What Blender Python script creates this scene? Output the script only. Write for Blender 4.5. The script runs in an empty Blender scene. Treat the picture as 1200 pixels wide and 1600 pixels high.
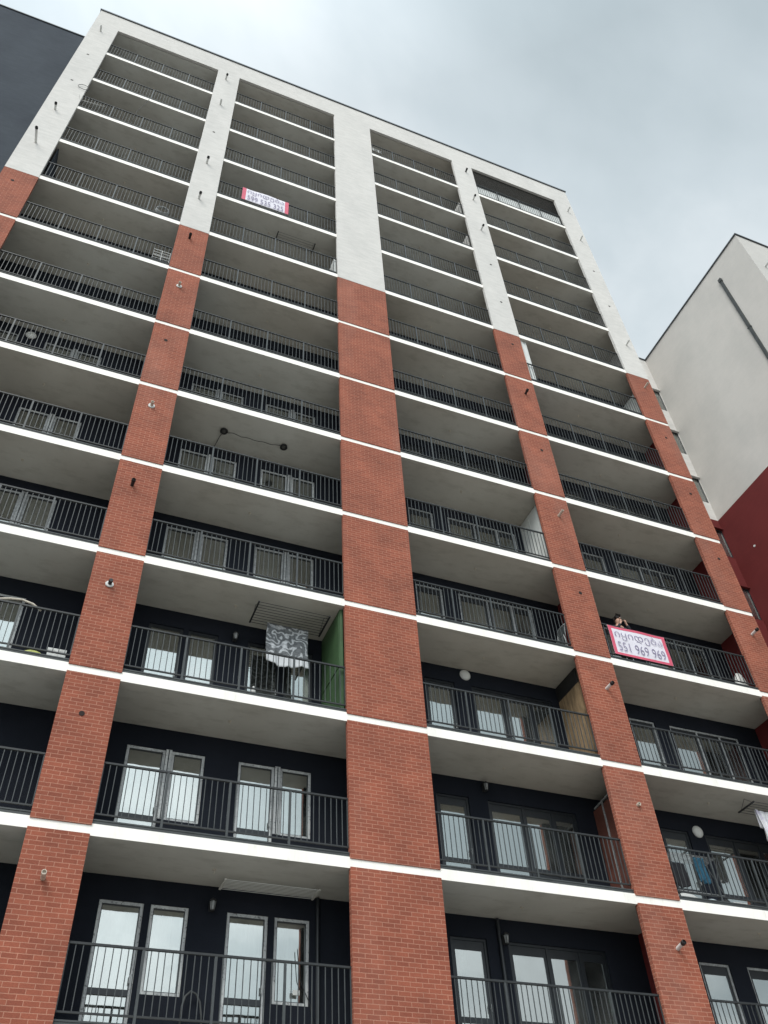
import bpy, math, random
from math import pi, sin, cos, radians as RAD
from mathutils import Vector, Matrix
random.seed(7)
S = bpy.context.scene
COL = S.collection

# ------------------------------------------------------------------ camera
cam_d = bpy.data.cameras.new('camera'); cam = bpy.data.objects.new('camera', cam_d); COL.objects.link(cam)
cr = Vector((0.92707688, -0.37170667, -0.04860676)); cu = Vector((-0.235291, -0.67791604, 0.69646822)); cf = Vector((0.29183318, 0.63424285, 0.71593952))
cam.matrix_world = Matrix(((cr.x, cu.x, -cf.x, 0), (cr.y, cu.y, -cf.y, 0), (cr.z, cu.z, -cf.z, 0), (0, 0, 0, 1)))
cam_d.sensor_fit = 'VERTICAL'; cam_d.sensor_height = 32.0; cam_d.lens = 1381.05 / 1600 * 32.0
cam_d.clip_end = 3000
S.camera = cam
S.render.resolution_x = 768; S.render.resolution_y = 1024

# ------------------------------------------------------------------ sky, sun, exposure
SUN_EL, SUN_AZ = RAD(46), RAD(216)        # azimuth clockwise from +Y: behind the viewer
sun_dir = Vector((sin(SUN_AZ) * cos(SUN_EL), cos(SUN_AZ) * cos(SUN_EL), sin(SUN_EL)))
W = bpy.data.worlds.new('World'); S.world = W; W.use_nodes = True
wt = W.node_tree; wt.nodes.clear()
def wn(t, **k):
    n = wt.nodes.new(t)
    for a, b in k.items(): setattr(n, a, b)
    return n
L = wt.links.new
out = wn('ShaderNodeOutputWorld'); bg = wn('ShaderNodeBackground'); bg.inputs['Strength'].default_value = 0.1
sky = wn('ShaderNodeTexSky', sky_type='NISHITA', sun_disc=False, sun_elevation=SUN_EL, sun_rotation=SUN_AZ)
tc = wn('ShaderNodeTexCoord'); sep = wn('ShaderNodeSeparateXYZ'); L(tc.outputs['Generated'], sep.inputs[0])
zc = wn('ShaderNodeMath', operation='MAXIMUM'); L(sep.outputs['Z'], zc.inputs[0]); zc.inputs[1].default_value = 0.0
za = wn('ShaderNodeMath', operation='ADD'); L(zc.outputs[0], za.inputs[0]); za.inputs[1].default_value = 0.18
dx = wn('ShaderNodeMath', operation='DIVIDE'); L(sep.outputs['X'], dx.inputs[0]); L(za.outputs[0], dx.inputs[1])
dy = wn('ShaderNodeMath', operation='DIVIDE'); L(sep.outputs['Y'], dy.inputs[0]); L(za.outputs[0], dy.inputs[1])
cv = wn('ShaderNodeCombineXYZ'); L(dx.outputs[0], cv.inputs[0]); L(dy.outputs[0], cv.inputs[1]); cv.inputs[2].default_value = 3.7
n1 = wn('ShaderNodeTexNoise'); n1.inputs['Scale'].default_value = 1.2; n1.inputs['Detail'].default_value = 7; n1.inputs['Roughness'].default_value = 0.5; n1.inputs['Distortion'].default_value = 0.25
mp = wn('ShaderNodeMapping'); mp.inputs['Location'].default_value = (2.80, 0.245, 0); L(cv.outputs[0], mp.inputs[0]); L(mp.outputs[0], n1.inputs['Vector'])
ramp = wn('ShaderNodeValToRGB'); L(n1.outputs['Fac'], ramp.inputs[0])
e = ramp.color_ramp.elements
e[0].position = 0.37; e[0].color = (0.53, 0.62, 0.66, 1)
e[1].position = 0.58; e[1].color = (0.97, 1.04, 1.075, 1)
m_ = e.new(0.49); m_.color = (0.72, 0.81, 0.855, 1)
# glow of the hidden sun through the cloud deck
dot = wn('ShaderNodeVectorMath', operation='DOT_PRODUCT'); L(tc.outputs['Generated'], dot.inputs[0]); dot.inputs[1].default_value = sun_dir
mr = wn('ShaderNodeMapRange'); L(dot.outputs['Value'], mr.inputs['Value']); mr.inputs['From Min'].default_value = 0.45; mr.inputs['From Max'].default_value = 1.0
mr.inputs['To Min'].default_value = 1.0; mr.inputs['To Max'].default_value = 2.7
cs = wn('ShaderNodeVectorMath', operation='SCALE'); L(ramp.outputs[0], cs.inputs[0]); L(mr.outputs[0], cs.inputs['Scale'])
c10 = wn('ShaderNodeVectorMath', operation='SCALE'); L(cs.outputs[0], c10.inputs[0]); c10.inputs['Scale'].default_value = 4.4
mixs = wn('ShaderNodeMix', data_type='RGBA'); mixs.inputs[0].default_value = 0.94
L(sky.outputs[0], mixs.inputs[6]); L(c10.outputs[0], mixs.inputs[7]); L(mixs.outputs[2], bg.inputs['Color']); L(bg.outputs[0], out.inputs[0])
sd = bpy.data.lights.new('sun', 'SUN'); sd.energy = 1.0; sd.angle = RAD(28); sd.color = (1.0, 0.96, 0.90)
sun = bpy.data.objects.new('sun', sd); COL.objects.link(sun); sun.rotation_euler = (-sun_dir).to_track_quat('-Z', 'Y').to_euler()
S.view_settings.view_transform = 'Standard'; S.view_settings.look = 'None'; S.view_settings.gamma = 1; S.view_settings.exposure = 1.04
S.render.engine = 'CYCLES'

# ------------------------------------------------------------------ materials
def srgb(r, g, b):
    f = lambda c: (c / 255 / 12.92) if c / 255 <= 0.04045 else ((c / 255 + 0.055) / 1.055) ** 2.4
    return (f(r), f(g), f(b))
class M:
    def __init__(s, name):
        s.m = bpy.data.materials.new(name); s.m.use_nodes = True; s.t = s.m.node_tree
        s.b = s.t.nodes['Principled BSDF']; s.o = s.t.nodes['Material Output']
    def n(s, t, **k):
        x = s.t.nodes.new(t)
        for a, b in k.items(): setattr(x, a, b)
        return x
    def l(s, a, b): s.t.links.new(a, b)
    def pos(s, scale=(1, 1, 1)):
        g = s.n('ShaderNodeNewGeometry'); v = s.n('ShaderNodeVectorMath', operation='MULTIPLY')
        s.l(g.outputs['Position'], v.inputs[0]); v.inputs[1].default_value = scale; return v.outputs[0]
    def noise(s, scale, detail=4, vec=None, rough=0.55):
        x = s.n('ShaderNodeTexNoise'); x.inputs['Scale'].default_value = scale; x.inputs['Detail'].default_value = detail; x.inputs['Roughness'].default_value = rough
        if vec is not None: s.l(vec, x.inputs['Vector'])
        return x.outputs['Fac']
    def ramp(s, fac, a, b, pa=0.35, pb=0.65):
        x = s.n('ShaderNodeValToRGB'); s.l(fac, x.inputs[0]); e = x.color_ramp.elements
        e[0].position = pa; e[0].color = (*a, 1); e[1].position = pb; e[1].color = (*b, 1); return x.outputs[0]
    def mix(s, f, a, b, mode='MIX'):
        x = s.n('ShaderNodeMix', data_type='RGBA', blend_type=mode)
        if isinstance(f, float): x.inputs[0].default_value = f
        else: s.l(f, x.inputs[0])
        for i, v in ((6, a), (7, b)):
            if isinstance(v, tuple): x.inputs[i].default_value = (*v, 1)
            else: s.l(v, x.inputs[i])
        return x.outputs[2]
    def bump(s, h, strength=0.3, dist=0.01):
        x = s.n('ShaderNodeBump'); x.inputs['Strength'].default_value = strength; x.inputs['Distance'].default_value = dist
        s.l(h, x.inputs['Height']); s.l(x.outputs[0], s.b.inputs['Normal'])
def plain(name, c, rough=0.7, var=0.12, scale=6.0, metal=0.0, bumps=0.0, stretch=(1, 1, 1)):
    m = M(name); f = m.noise(scale, 5, m.pos(stretch))
    m.l(m.ramp(f, tuple(x * (1 - var) for x in c), tuple(min(1, x * (1 + var)) for x in c)), m.b.inputs['Base Color'])
    m.b.inputs['Roughness'].default_value = rough; m.b.inputs['Metallic'].default_value = metal
    if bumps: m.bump(m.noise(scale * 12, 3, m.pos(stretch)), bumps, 0.004)
    return m.m

def make_brick():
    m = M('red_brick_slips')
    g = m.n('ShaderNodeNewGeometry'); sp = m.n('ShaderNodeSeparateXYZ'); m.l(g.outputs['Position'], sp.inputs[0])
    ad = m.n('ShaderNodeMath', operation='ADD'); m.l(sp.outputs['X'], ad.inputs[0]); m.l(sp.outputs['Y'], ad.inputs[1])
    c = m.n('ShaderNodeCombineXYZ'); m.l(ad.outputs[0], c.inputs[0]); m.l(sp.outputs['Z'], c.inputs[1])
    wob = m.n('ShaderNodeTexNoise'); wob.inputs['Scale'].default_value = 5; m.l(c.outputs[0], wob.inputs['Vector'])
    wv = m.n('ShaderNodeVectorMath', operation='MULTIPLY_ADD'); m.l(wob.outputs['Color'], wv.inputs[0]); wv.inputs[1].default_value = (0.012, 0.010, 0); m.l(c.outputs[0], wv.inputs[2])
    b = m.n('ShaderNodeTexBrick'); m.l(wv.outputs[0], b.inputs['Vector'])
    b.offset = 0.5; b.squash = 1.0
    b.inputs['Scale'].default_value = 1; b.inputs['Brick Width'].default_value = 0.228; b.inputs['Row Height'].default_value = 0.0775
    b.inputs['Mortar Size'].default_value = 0.0064; b.inputs['Mortar Smooth'].default_value = 0.25; b.inputs['Bias'].default_value = 0.0
    b.inputs['Color1'].default_value = (0.318, 0.098, 0.060, 1); b.inputs['Color2'].default_value = (0.250, 0.076, 0.048, 1); b.inputs['Mortar'].default_value = (0.43, 0.205, 0.143, 1)
    f = m.noise(1.1, 4, m.pos()); f2 = m.noise(38, 3, m.pos((1, 1, 2.5)))
    col = m.mix(0.8, b.outputs['Color'], m.ramp(f, (0.72, 0.74, 0.76), (1.14, 1.10, 1.06), 0.3, 0.7), 'MULTIPLY')
    col = m.mix(0.6, col, m.ramp(f2, (0.78, 0.78, 0.78), (1.18, 1.18, 1.18)), 'MULTIPLY')
    f3 = m.noise(0.55, 5, m.pos((1, 1, 0.25)))
    dust = m.ramp(f3, (0, 0, 0), (0.16, 0.16, 0.16), 0.52, 0.75)
    col = m.mix(dust, col, (0.42, 0.32, 0.27))
    m.l(col, m.b.inputs['Base Color']); m.b.inputs['Roughness'].default_value = 0.85; m.b.inputs['Specular IOR Level'].default_value = 0.25
    inv = m.n('ShaderNodeMath', operation='SUBTRACT'); inv.inputs[0].default_value = 1; m.l(b.outputs['Fac'], inv.inputs[1])
    a2 = m.n('ShaderNodeMath', operation='MULTIPLY_ADD'); m.l(f2, a2.inputs[0]); a2.inputs[1].default_value = 0.25; m.l(inv.outputs[0], a2.inputs[2])
    m.bump(a2.outputs[0], 0.45, 0.006)
    return m.m
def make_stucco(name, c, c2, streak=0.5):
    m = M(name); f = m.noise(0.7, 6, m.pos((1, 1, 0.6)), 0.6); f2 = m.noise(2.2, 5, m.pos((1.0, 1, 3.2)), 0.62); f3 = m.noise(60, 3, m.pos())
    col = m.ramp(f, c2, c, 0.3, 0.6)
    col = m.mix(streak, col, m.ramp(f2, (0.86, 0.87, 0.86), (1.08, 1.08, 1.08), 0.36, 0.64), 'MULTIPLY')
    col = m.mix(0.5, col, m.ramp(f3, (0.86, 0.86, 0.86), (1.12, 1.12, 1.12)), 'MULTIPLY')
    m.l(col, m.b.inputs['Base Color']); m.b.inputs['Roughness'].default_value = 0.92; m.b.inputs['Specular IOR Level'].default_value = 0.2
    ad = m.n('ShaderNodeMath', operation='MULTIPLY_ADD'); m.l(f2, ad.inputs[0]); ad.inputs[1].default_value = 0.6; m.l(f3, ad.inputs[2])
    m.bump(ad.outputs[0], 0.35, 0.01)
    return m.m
def make_glass(name, refl, tint):
    m = M(name); t = m.t; t.nodes.remove(m.b)
    gl = m.n('ShaderNodeBsdfGlossy'); gl.inputs['Color'].default_value = (0.88, 0.91, 0.88, 1); gl.inputs['Roughness'].default_value = 0.02
    tr = m.n('ShaderNodeBsdfTransparent'); tr.inputs['Color'].default_value = (*tint, 1)
    mx = m.n('ShaderNodeMixShader'); mx.inputs[0].default_value = refl
    bm = m.n('ShaderNodeBump'); bm.inputs['Strength'].default_value = 0.05; bm.inputs['Distance'].default_value = 0.02
    m.l(m.noise(2.2, 2, m.pos()), bm.inputs['Height']); m.l(bm.outputs[0], gl.inputs['Normal'])
    di = m.n('ShaderNodeBsdfDiffuse'); di.inputs['Color'].default_value = (0.55, 0.56, 0.54, 1)
    dm = m.n('ShaderNodeMixShader'); dirt = m.ramp(m.noise(1.6, 6, m.pos((1.2, 1, 0.5))), (0.02, 0.02, 0.02), (0.16, 0.16, 0.16), 0.45, 0.8)
    m.l(tr.outputs[0], mx.inputs[1]); m.l(gl.outputs[0], mx.inputs[2]); m.l(dirt, dm.inputs[0]); m.l(mx.outputs[0], dm.inputs[1]); m.l(di.outputs[0], dm.inputs[2])
    m.l(dm.outputs[0], m.o.inputs['Surface']); return m.m
def make_film_frame():
    m = M('grey_frame_with_torn_film'); g = m.pos((1, 1, 1)); f = m.noise(26, 6, g, 0.7)
    col = m.ramp(f, (0.05, 0.053, 0.056), (0.52, 0.53, 0.52), 0.34, 0.44)
    col = m.mix(0.5, col, m.ramp(m.noise(9, 3, m.pos((1, 1, 0.3))), (0.5, 0.5, 0.55), (1.3, 1.3, 1.3)), 'MULTIPLY')
    m.l(col, m.b.inputs['Base Color']); m.b.inputs['Roughness'].default_value = 0.5; return m.m

MT = {}
MT['brick'] = make_brick()
MT['stucco'] = make_stucco('off_white_stucco', (0.66, 0.635, 0.605), (0.60, 0.58, 0.555), 0.5)
MT['stucco_side'] = make_stucco('grey_white_stucco', (0.58, 0.555, 0.525), (0.51, 0.495, 0.47), 0.15)
MT['maroon'] = make_stucco('maroon_stucco', (0.150, 0.026, 0.026), (0.128, 0.022, 0.022), 0.3)
MT['navy'] = make_stucco('charcoal_navy_stucco', (0.056, 0.066, 0.080), (0.045, 0.053, 0.066), 0.5)
MT['recess'] = make_stucco('navy_stucco_darkened_for_shade', (0.014, 0.0165, 0.024), (0.010, 0.0125, 0.019), 0.4)  # darker copy of the navy stucco, balcony shade put into its colour
MT['band'] = plain('white_slab_paint', (0.84, 0.82, 0.76), 0.7, 0.05, 1.3, bumps=0.15, stretch=(1, 1, 4))
MT['soffit'] = plain('warm_grey_ceiling_paint', (0.50, 0.49, 0.45), 0.85, 0.07, 0.8, bumps=0.12)
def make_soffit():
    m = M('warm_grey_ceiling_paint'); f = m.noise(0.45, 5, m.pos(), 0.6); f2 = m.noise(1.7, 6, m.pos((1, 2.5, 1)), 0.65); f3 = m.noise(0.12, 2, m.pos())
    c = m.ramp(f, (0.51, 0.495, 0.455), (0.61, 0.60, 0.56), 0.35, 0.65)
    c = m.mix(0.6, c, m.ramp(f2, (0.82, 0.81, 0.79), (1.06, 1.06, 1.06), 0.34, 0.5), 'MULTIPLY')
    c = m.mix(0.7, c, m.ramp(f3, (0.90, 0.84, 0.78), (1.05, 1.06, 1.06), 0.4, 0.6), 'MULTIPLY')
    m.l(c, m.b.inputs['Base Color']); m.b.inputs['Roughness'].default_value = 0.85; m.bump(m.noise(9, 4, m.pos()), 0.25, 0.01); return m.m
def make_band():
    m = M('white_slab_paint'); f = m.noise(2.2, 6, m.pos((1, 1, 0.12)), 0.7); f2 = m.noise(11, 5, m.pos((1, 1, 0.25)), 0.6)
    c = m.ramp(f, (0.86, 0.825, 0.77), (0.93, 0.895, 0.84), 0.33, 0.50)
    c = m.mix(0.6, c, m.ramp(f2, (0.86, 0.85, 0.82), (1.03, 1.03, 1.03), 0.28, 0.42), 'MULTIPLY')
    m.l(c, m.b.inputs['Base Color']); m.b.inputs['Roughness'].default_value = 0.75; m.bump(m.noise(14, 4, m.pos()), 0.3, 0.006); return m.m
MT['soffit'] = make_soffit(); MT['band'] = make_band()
MT['rail'] = plain('dark_grey_rail_paint', (0.042, 0.047, 0.048), 0.42, 0.15, 8)
MT['handrail'] = plain('near_black_handrail_paint', (0.018, 0.020, 0.021), 0.5, 0.15, 8)
MT['strip'] = plain('dark_grey_metal_trim', (0.045, 0.050, 0.051), 0.55, 0.2, 3)
MT['darkframe'] = plain('anthracite_window_frame', (0.017, 0.020, 0.024), 0.4, 0.15, 5)
MT['film'] = make_film_frame()
MT['greyframe'] = plain('pale_grey_window_frame', (0.36, 0.37, 0.37), 0.45, 0.3, 14)
MT['glass'] = make_glass('coated_window_glass', 0.47, (0.55, 0.58, 0.57))
MT['inner'] = plain('interior_plaster', (0.09, 0.088, 0.082), 0.9, 0.1, 2)
MT['white'] = plain('white_plastic', (0.64, 0.64, 0.62), 0.45, 0.06, 9)
MT['cream'] = plain('cream_pipe_plastic', (0.56, 0.50, 0.42), 0.5, 0.2, 14)
MT['black'] = plain('black_rubber', (0.015, 0.015, 0.016), 0.6, 0.2, 12)
MT['hole'] = plain('dark_sleeve_interior', (0.02, 0.012, 0.010), 0.9, 0.2, 12)
MT['coping'] = plain('dark_sheet_metal_coping', (0.055, 0.060, 0.068), 0.4, 0.2, 2)
MT['wood'] = plain('oak_boards', (0.27, 0.185, 0.105), 0.6, 0.3, 5, stretch=(3, 3, 0.5))
MT['green'] = plain('green_painted_panel', (0.045, 0.095, 0.038), 0.55, 0.15, 3)
MT['brownp'] = plain('brown_painted_panel', (0.14, 0.05, 0.036), 0.6, 0.2, 3)
MT['whitepanel'] = plain('white_panel_paint', (0.66, 0.67, 0.65), 0.5, 0.06, 3)
MT['roof'] = plain('roofing_membrane', (0.12, 0.12, 0.12), 0.9, 0.2, 1)
MT['curtain'] = plain('sheer_white_curtain', (0.72, 0.72, 0.68), 0.9, 0.08, 3)
MT['lampwhite'] = plain('opal_lamp_glass', (0.74, 0.74, 0.71), 0.3, 0.04, 6)

# ------------------------------------------------------------------ mesh builder
class MB:
    def __init__(s): s.v = []; s.f = []; s.mi = []
    def quad(s, a, b, c, d, mi=0):
        i = len(s.v); s.v += [tuple(a), tuple(b), tuple(c), tuple(d)]; s.f.append((i, i + 1, i + 2, i + 3)); s.mi.append(mi)
    def box(s, x0, x1, y0, y1, z0, z1, mi=0, front=None):
        i = len(s.v)
        s.v += [(x0, y0, z0), (x1, y0, z0), (x1, y1, z0), (x0, y1, z0), (x0, y0, z1), (x1, y0, z1), (x1, y1, z1), (x0, y1, z1)]
        for k, q in enumerate(((0, 3, 2, 1), (4, 5, 6, 7), (0, 1, 5, 4), (1, 2, 6, 5), (2, 3, 7, 6), (3, 0, 4, 7))):
            s.f.append(tuple(i + t for t in q)); s.mi.append(front if (front is not None and k == 2) else mi)
    def bar(s, p, q, w, h=None, mi=0):
        p = Vector(p); q = Vector(q); h = h or w; d = (q - p).normalized()
        up = Vector((0, 0, 1)) if abs(d.z) < 0.9 else Vector((0, 1, 0)); a = d.cross(up).normalized() * w / 2; b = a.cross(d).normalized() * h / 2
        i = len(s.v)
        for o in (p, q):
            for t in (-a - b, a - b, a + b, -a + b): s.v.append(tuple(o + t))
        for f in ((0, 1, 2, 3), (7, 6, 5, 4), (0, 4, 5, 1), (1, 5, 6, 2), (2, 6, 7, 3), (3, 7, 4, 0)): s.f.append(tuple(i + t for t in f)); s.mi.append(mi)
    def tube(s, pts, r, n=10, mi=0, cap=True):
        pts = [Vector(p) for p in pts]; rr = r if isinstance(r, (list, tuple)) else [r] * len(pts); i0 = len(s.v); prev = None
        for k, p in enumerate(pts):
            d = (pts[min(k + 1, len(pts) - 1)] - pts[max(k - 1, 0)]).normalized()
            if prev is None:
                up = Vector((0, 0, 1)) if abs(d.z) < 0.9 else Vector((0, 1, 0)); a = d.cross(up).normalized()
            else: a = (prev - d * prev.dot(d)).normalized()
            prev = a; b = d.cross(a)
            for j in range(n):
                t = 2 * pi * j / n; s.v.append(tuple(p + (a * cos(t) + b * sin(t)) * rr[k]))
        for k in range(len(pts) - 1):
            for j in range(n):
                s.f.append((i0 + k * n + j, i0 + k * n + (j + 1) % n, i0 + (k + 1) * n + (j + 1) % n, i0 + (k + 1) * n + j)); s.mi.append(mi)
        if cap:
            s.f.append(tuple(i0 + j for j in range(n))[::-1]); s.mi.append(mi)
            s.f.append(tuple(i0 + (len(pts) - 1) * n + j for j in range(n))); s.mi.append(mi)
    def lathe(s, prof, c, axis='z', n=20, mi=0):
        i0 = len(s.v)
        for (r, h) in prof:
            for j in range(n):
                t = 2 * pi * j / n; a, b = r * cos(t), r * sin(t)
                s.v.append((c[0] + a, c[1] + b, c[2] + h) if axis == 'z' else (c[0] + a, c[1] - h, c[2] + b))
        for k in range(len(prof) - 1):
            for j in range(n):
                s.f.append((i0 + k * n + j, i0 + k * n + (j + 1) % n, i0 + (k + 1) * n + (j + 1) % n, i0 + (k + 1) * n + j)); s.mi.append(mi)
    def mesh(s, name, mats, smooth=False):
        me = bpy.data.meshes.new(name); me.from_pydata(s.v, [], s.f)
        for m in (mats if isinstance(mats, (list, tuple)) else [mats]): me.materials.append(m)
        for p, i in zip(me.polygons, s.mi): p.material_index = i; p.use_smooth = smooth
        me.update(); return me
def link(name, me, parent=None, loc=(0, 0, 0), inv=None, **props):
    o = bpy.data.objects.new(name, me); COL.objects.link(o); o.location = loc
    if parent is not None:
        o.parent = parent
        if inv is not None: o.matrix_parent_inverse = inv
    for k, v in props.items(): o[k] = v
    return o
def root(name, label, cat, loc, group=None, rz=0):
    o = bpy.data.objects.new(name, None); COL.objects.link(o); o.location = loc; o.rotation_euler = (0, 0, rz); o.empty_display_size = 0.2
    o['label'] = label; o['category'] = cat
    if group: o['group'] = group
    return o
def copy_tree(o, parent=None):
    c = o.copy(); COL.objects.link(c)
    if parent is not None: c.parent = parent
    for ch in [x for x in COL.objects if x.parent == o]: copy_tree(ch, c)
    return c
def put(o, loc, label=None, group=None, rz=None):
    o.location = loc
    if label: o['label'] = label
    if group: o['group'] = group
    if rz is not None: o.rotation_euler = (0, 0, rz)
    return o

# ------------------------------------------------------------------ measured layout (metres, camera at the origin)
GZ = -1.62
LV = {-2: 1.09, -1: 4.09, 0: 7.11, 1: 10.16, 2: 13.20, 3: 16.17, 4: 19.15, 5: 22.10, 6: 25.14, 7: 28.07, 8: 31.03, 9: 34.06, 10: 37.05, 11: 40.11}
TOP, ROOF = 42.96, 44.70
PIER = [(-5.477, -4.455), (0.020, 1.006), (5.573, 7.367), (11.690, 12.760), (17.483, 18.490)]
BAY = [(-4.455, 0.020), (1.006, 5.573), (7.367, 11.690), (12.760, 17.483)]
YF, YS, YB, YI = 14.602, 14.625, 16.02, 17.6

# ------------------------------------------------------------------ ground
g = MB(); g.quad((-400, -400, GZ), (400, -400, GZ), (400, 400, GZ), (-400, 400, GZ))
gm = M('asphalt_and_paving'); f = gm.noise(0.4, 6, gm.pos()); gm.l(gm.ramp(f, (0.19, 0.185, 0.17), (0.29, 0.28, 0.26)), gm.b.inputs['Base Color']); gm.b.inputs['Roughness'].default_value = 0.95; gm.bump(gm.noise(30, 4, gm.pos()), 0.4, 0.01)
link('ground', g.mesh('ground', gm.m), kind='structure')
g = MB(); g.box(-30, 22.2, 9.2, 14.5, GZ - 0.2, GZ + 0.13)
pvm = M('concrete_paving_blocks'); bt = pvm.n('ShaderNodeTexBrick'); pvm.l(pvm.pos(), bt.inputs['Vector']); bt.inputs['Scale'].default_value = 1; bt.inputs['Brick Width'].default_value = 0.4; bt.inputs['Row Height'].default_value = 0.4; bt.inputs['Mortar Size'].default_value = 0.006
bt.inputs['Color1'].default_value = (0.33, 0.32, 0.30, 1); bt.inputs['Color2'].default_value = (0.26, 0.25, 0.24, 1); bt.inputs['Mortar'].default_value = (0.12, 0.12, 0.11, 1); pvm.l(bt.outputs[0], pvm.b.inputs['Base Color']); pvm.b.inputs['Roughness'].default_value = 0.9
link('pavement', g.mesh('pavement', pvm.m), kind='structure')

# ------------------------------------------------------------------ the tower
TL = (6.5, 15.3, GZ)
tower = root('apartment_building', 'tall red brick and white apartment block with rows of railed balconies', 'apartment building', TL)
TINV = Matrix.Translation(-Vector(TL))
def tp(name, mb, mats, loc=(0, 0, 0), smooth=False, **p):
    me = mb if isinstance(mb, bpy.types.Mesh) else mb.mesh(name, mats, smooth)
    return link(name, me, tower, loc, TINV, **p)

# balcony slabs, one per storey
for k in range(-2, 12):
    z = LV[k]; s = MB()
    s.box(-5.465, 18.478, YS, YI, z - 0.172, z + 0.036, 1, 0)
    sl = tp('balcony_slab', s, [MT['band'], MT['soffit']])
    for a, b in BAY:
        t = MB(); t.box(a, b, YS + 0.02, YS + 0.05, z + 0.036, z + 0.125); t.box(a, b, YS + 0.010, YS + 0.02, z + 0.100, z + 0.125)
        link('edge_trim', t.mesh('edge_trim', MT['strip']), sl)
s = MB(); s.box(-5.33, 18.34, YF + 0.12, YI, TOP, TOP + 0.22); tp('top_ceiling', s, MT['soffit'])
# piers: brick below, stucco above
for i, (a, b) in enumerate(PIER):
    s = MB()
    segs = [(GZ, LV[-2] - 0.152)] + [(LV[k] + 0.004, LV[k + 1] - 0.152) for k in range(-2, 6)] + [(LV[6] + 0.004, 27.89)]
    for z0, z1 in segs: s.box(a, b, YF, YF + 0.10, z0, z1)
    tp('brick_pier', s, MT['brick'])
s = MB()
for a, b in PIER: s.box(a, b, YF - 0.006, YF + 0.10, 27.89, TOP)
s.box(PIER[0][0], PIER[-1][1], YF - 0.006, YF + 0.10, TOP, ROOF)
tp('white_stucco_front', s, MT['stucco'])
s = MB(); s.box(-5.52, 18.54, YF - 0.05, YF + 0.24, ROOF, ROOF + 0.07); s.box(-40, -5.52, YB - 0.05, YB + 0.24, ROOF, ROOF + 0.07)
s.box(-5.5, 18.5, YF - 0.055, YF - 0.045, ROOF - 0.05, ROOF + 0.05)
tp('roof_coping', s, MT['coping'])
# partitions between the balconies, hidden behind the piers
s = MB(); w = MB(); mr2 = [MB(), MB()]
for i, (a, b) in enumerate(PIER):
    x0, x1 = (a + 0.01, a + 0.15) if i == 0 else (b - 0.15, b - 0.01)
    for k in range(-2, 12):
        z1 = (LV[k + 1] - 0.185) if k < 11 else TOP
        (w if k >= 7 else (mr2[i - 3] if i in (3, 4) else s)).box(x0, x1, YF + 0.10, YB + 0.02, LV[k] + 0.055, z1)
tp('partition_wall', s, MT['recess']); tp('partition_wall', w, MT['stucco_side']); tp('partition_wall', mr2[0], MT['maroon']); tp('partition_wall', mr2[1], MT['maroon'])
s = MB()
for i, (a, b) in enumerate(PIER): s.box(a + 0.012, b - 0.012, YF + 0.10, YF + 0.125, GZ, 27.8)
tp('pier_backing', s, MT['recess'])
# side walls and roof
s = MB(); s.box(18.34, 18.485, YI, 34, GZ, ROOF); s.box(18.34, 18.485, YF + 0.1, YI, TOP, ROOF); s.box(18.478, 18.488, YF + 0.1, YI, GZ, TOP)
s.box(-5.47, -5.33, YF + 0.1, YB + 0.01, TOP, ROOF); tp('side_wall', s, MT['stucco_side'])
s = MB(); s.box(-40, 18.34, YB + 0.2, 34, ROOF - 0.5, ROOF - 0.3); tp('flat_roof', s, MT['roof'])
s = MB(); s.box(-40, -5.335, YB, YB + 0.25, GZ, ROOF); tp('wing_wall', s, MT['navy'], label='dark charcoal stucco wing wall rising left of the white corner')
s = MB(); s.box(-5.33, 18.34, YI, YI + 0.1, GZ, TOP + 0.2); tp('inner_wall', s, MT['inner'])

# windows --------------------------------------------------------
UA = dict(holes=[(0.0, 0.765, 0.09, 2.43), (0.885, 1.555, 0.97, 2.43)])
UB = dict(holes=[(0.0, 0.80, 0.09, 2.43), (1.27, 3.55, 0.09, 2.43)])
units = []     # (kind, x origin, level, style)
for k in range(-1, 7):
    units += [('A', 1.475, k), ('A', 3.725, k), ('A', -2.69, k), ('A', -4.94, k), ('B', 8.145, k), ('B', 14.03, k)]
holes = []
for kd, x, k in units:
    for a, b, c, d in (UA if kd == 'A' else UB)['holes']: holes.append((x + a, x + b, LV[k] + c, LV[k] + d))
def wall_holes(x0, x1, z0, z1, y, hs, depth):
    s = MB(); zs = sorted({z0, z1, *[h[2] for h in hs], *[h[3] for h in hs]})
    for za_, zb_ in zip(zs[:-1], zs[1:]):
        zc_ = (za_ + zb_) / 2; row = sorted([h for h in hs if h[2] < zc_ < h[3]]); x = x0
        for h in row:
            if h[0] > x: s.quad((x, y, za_), (h[0], y, za_), (h[0], y, zb_), (x, y, zb_))
            x = h[1]
        s.quad((x, y, za_), (x1, y, za_), (x1, y, zb_), (x, y, zb_))
    for a, b, c, d in hs:
        Y = y + depth
        s.quad((a, y, c), (a, Y, c), (a, Y, d), (a, y, d)); s.quad((b, y, c), (b, y, d), (b, Y, d), (b, Y, c))
        s.quad((a, y, d), (a, Y, d), (b, Y, d), (b, y, d)); s.quad((a, y, c), (b, y, c), (b, Y, c), (a, Y, c))
    return s
tp('back_wall', wall_holes(-5.33, 18.34, GZ, TOP, YB, holes, 0.16), MT['recess'])

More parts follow.
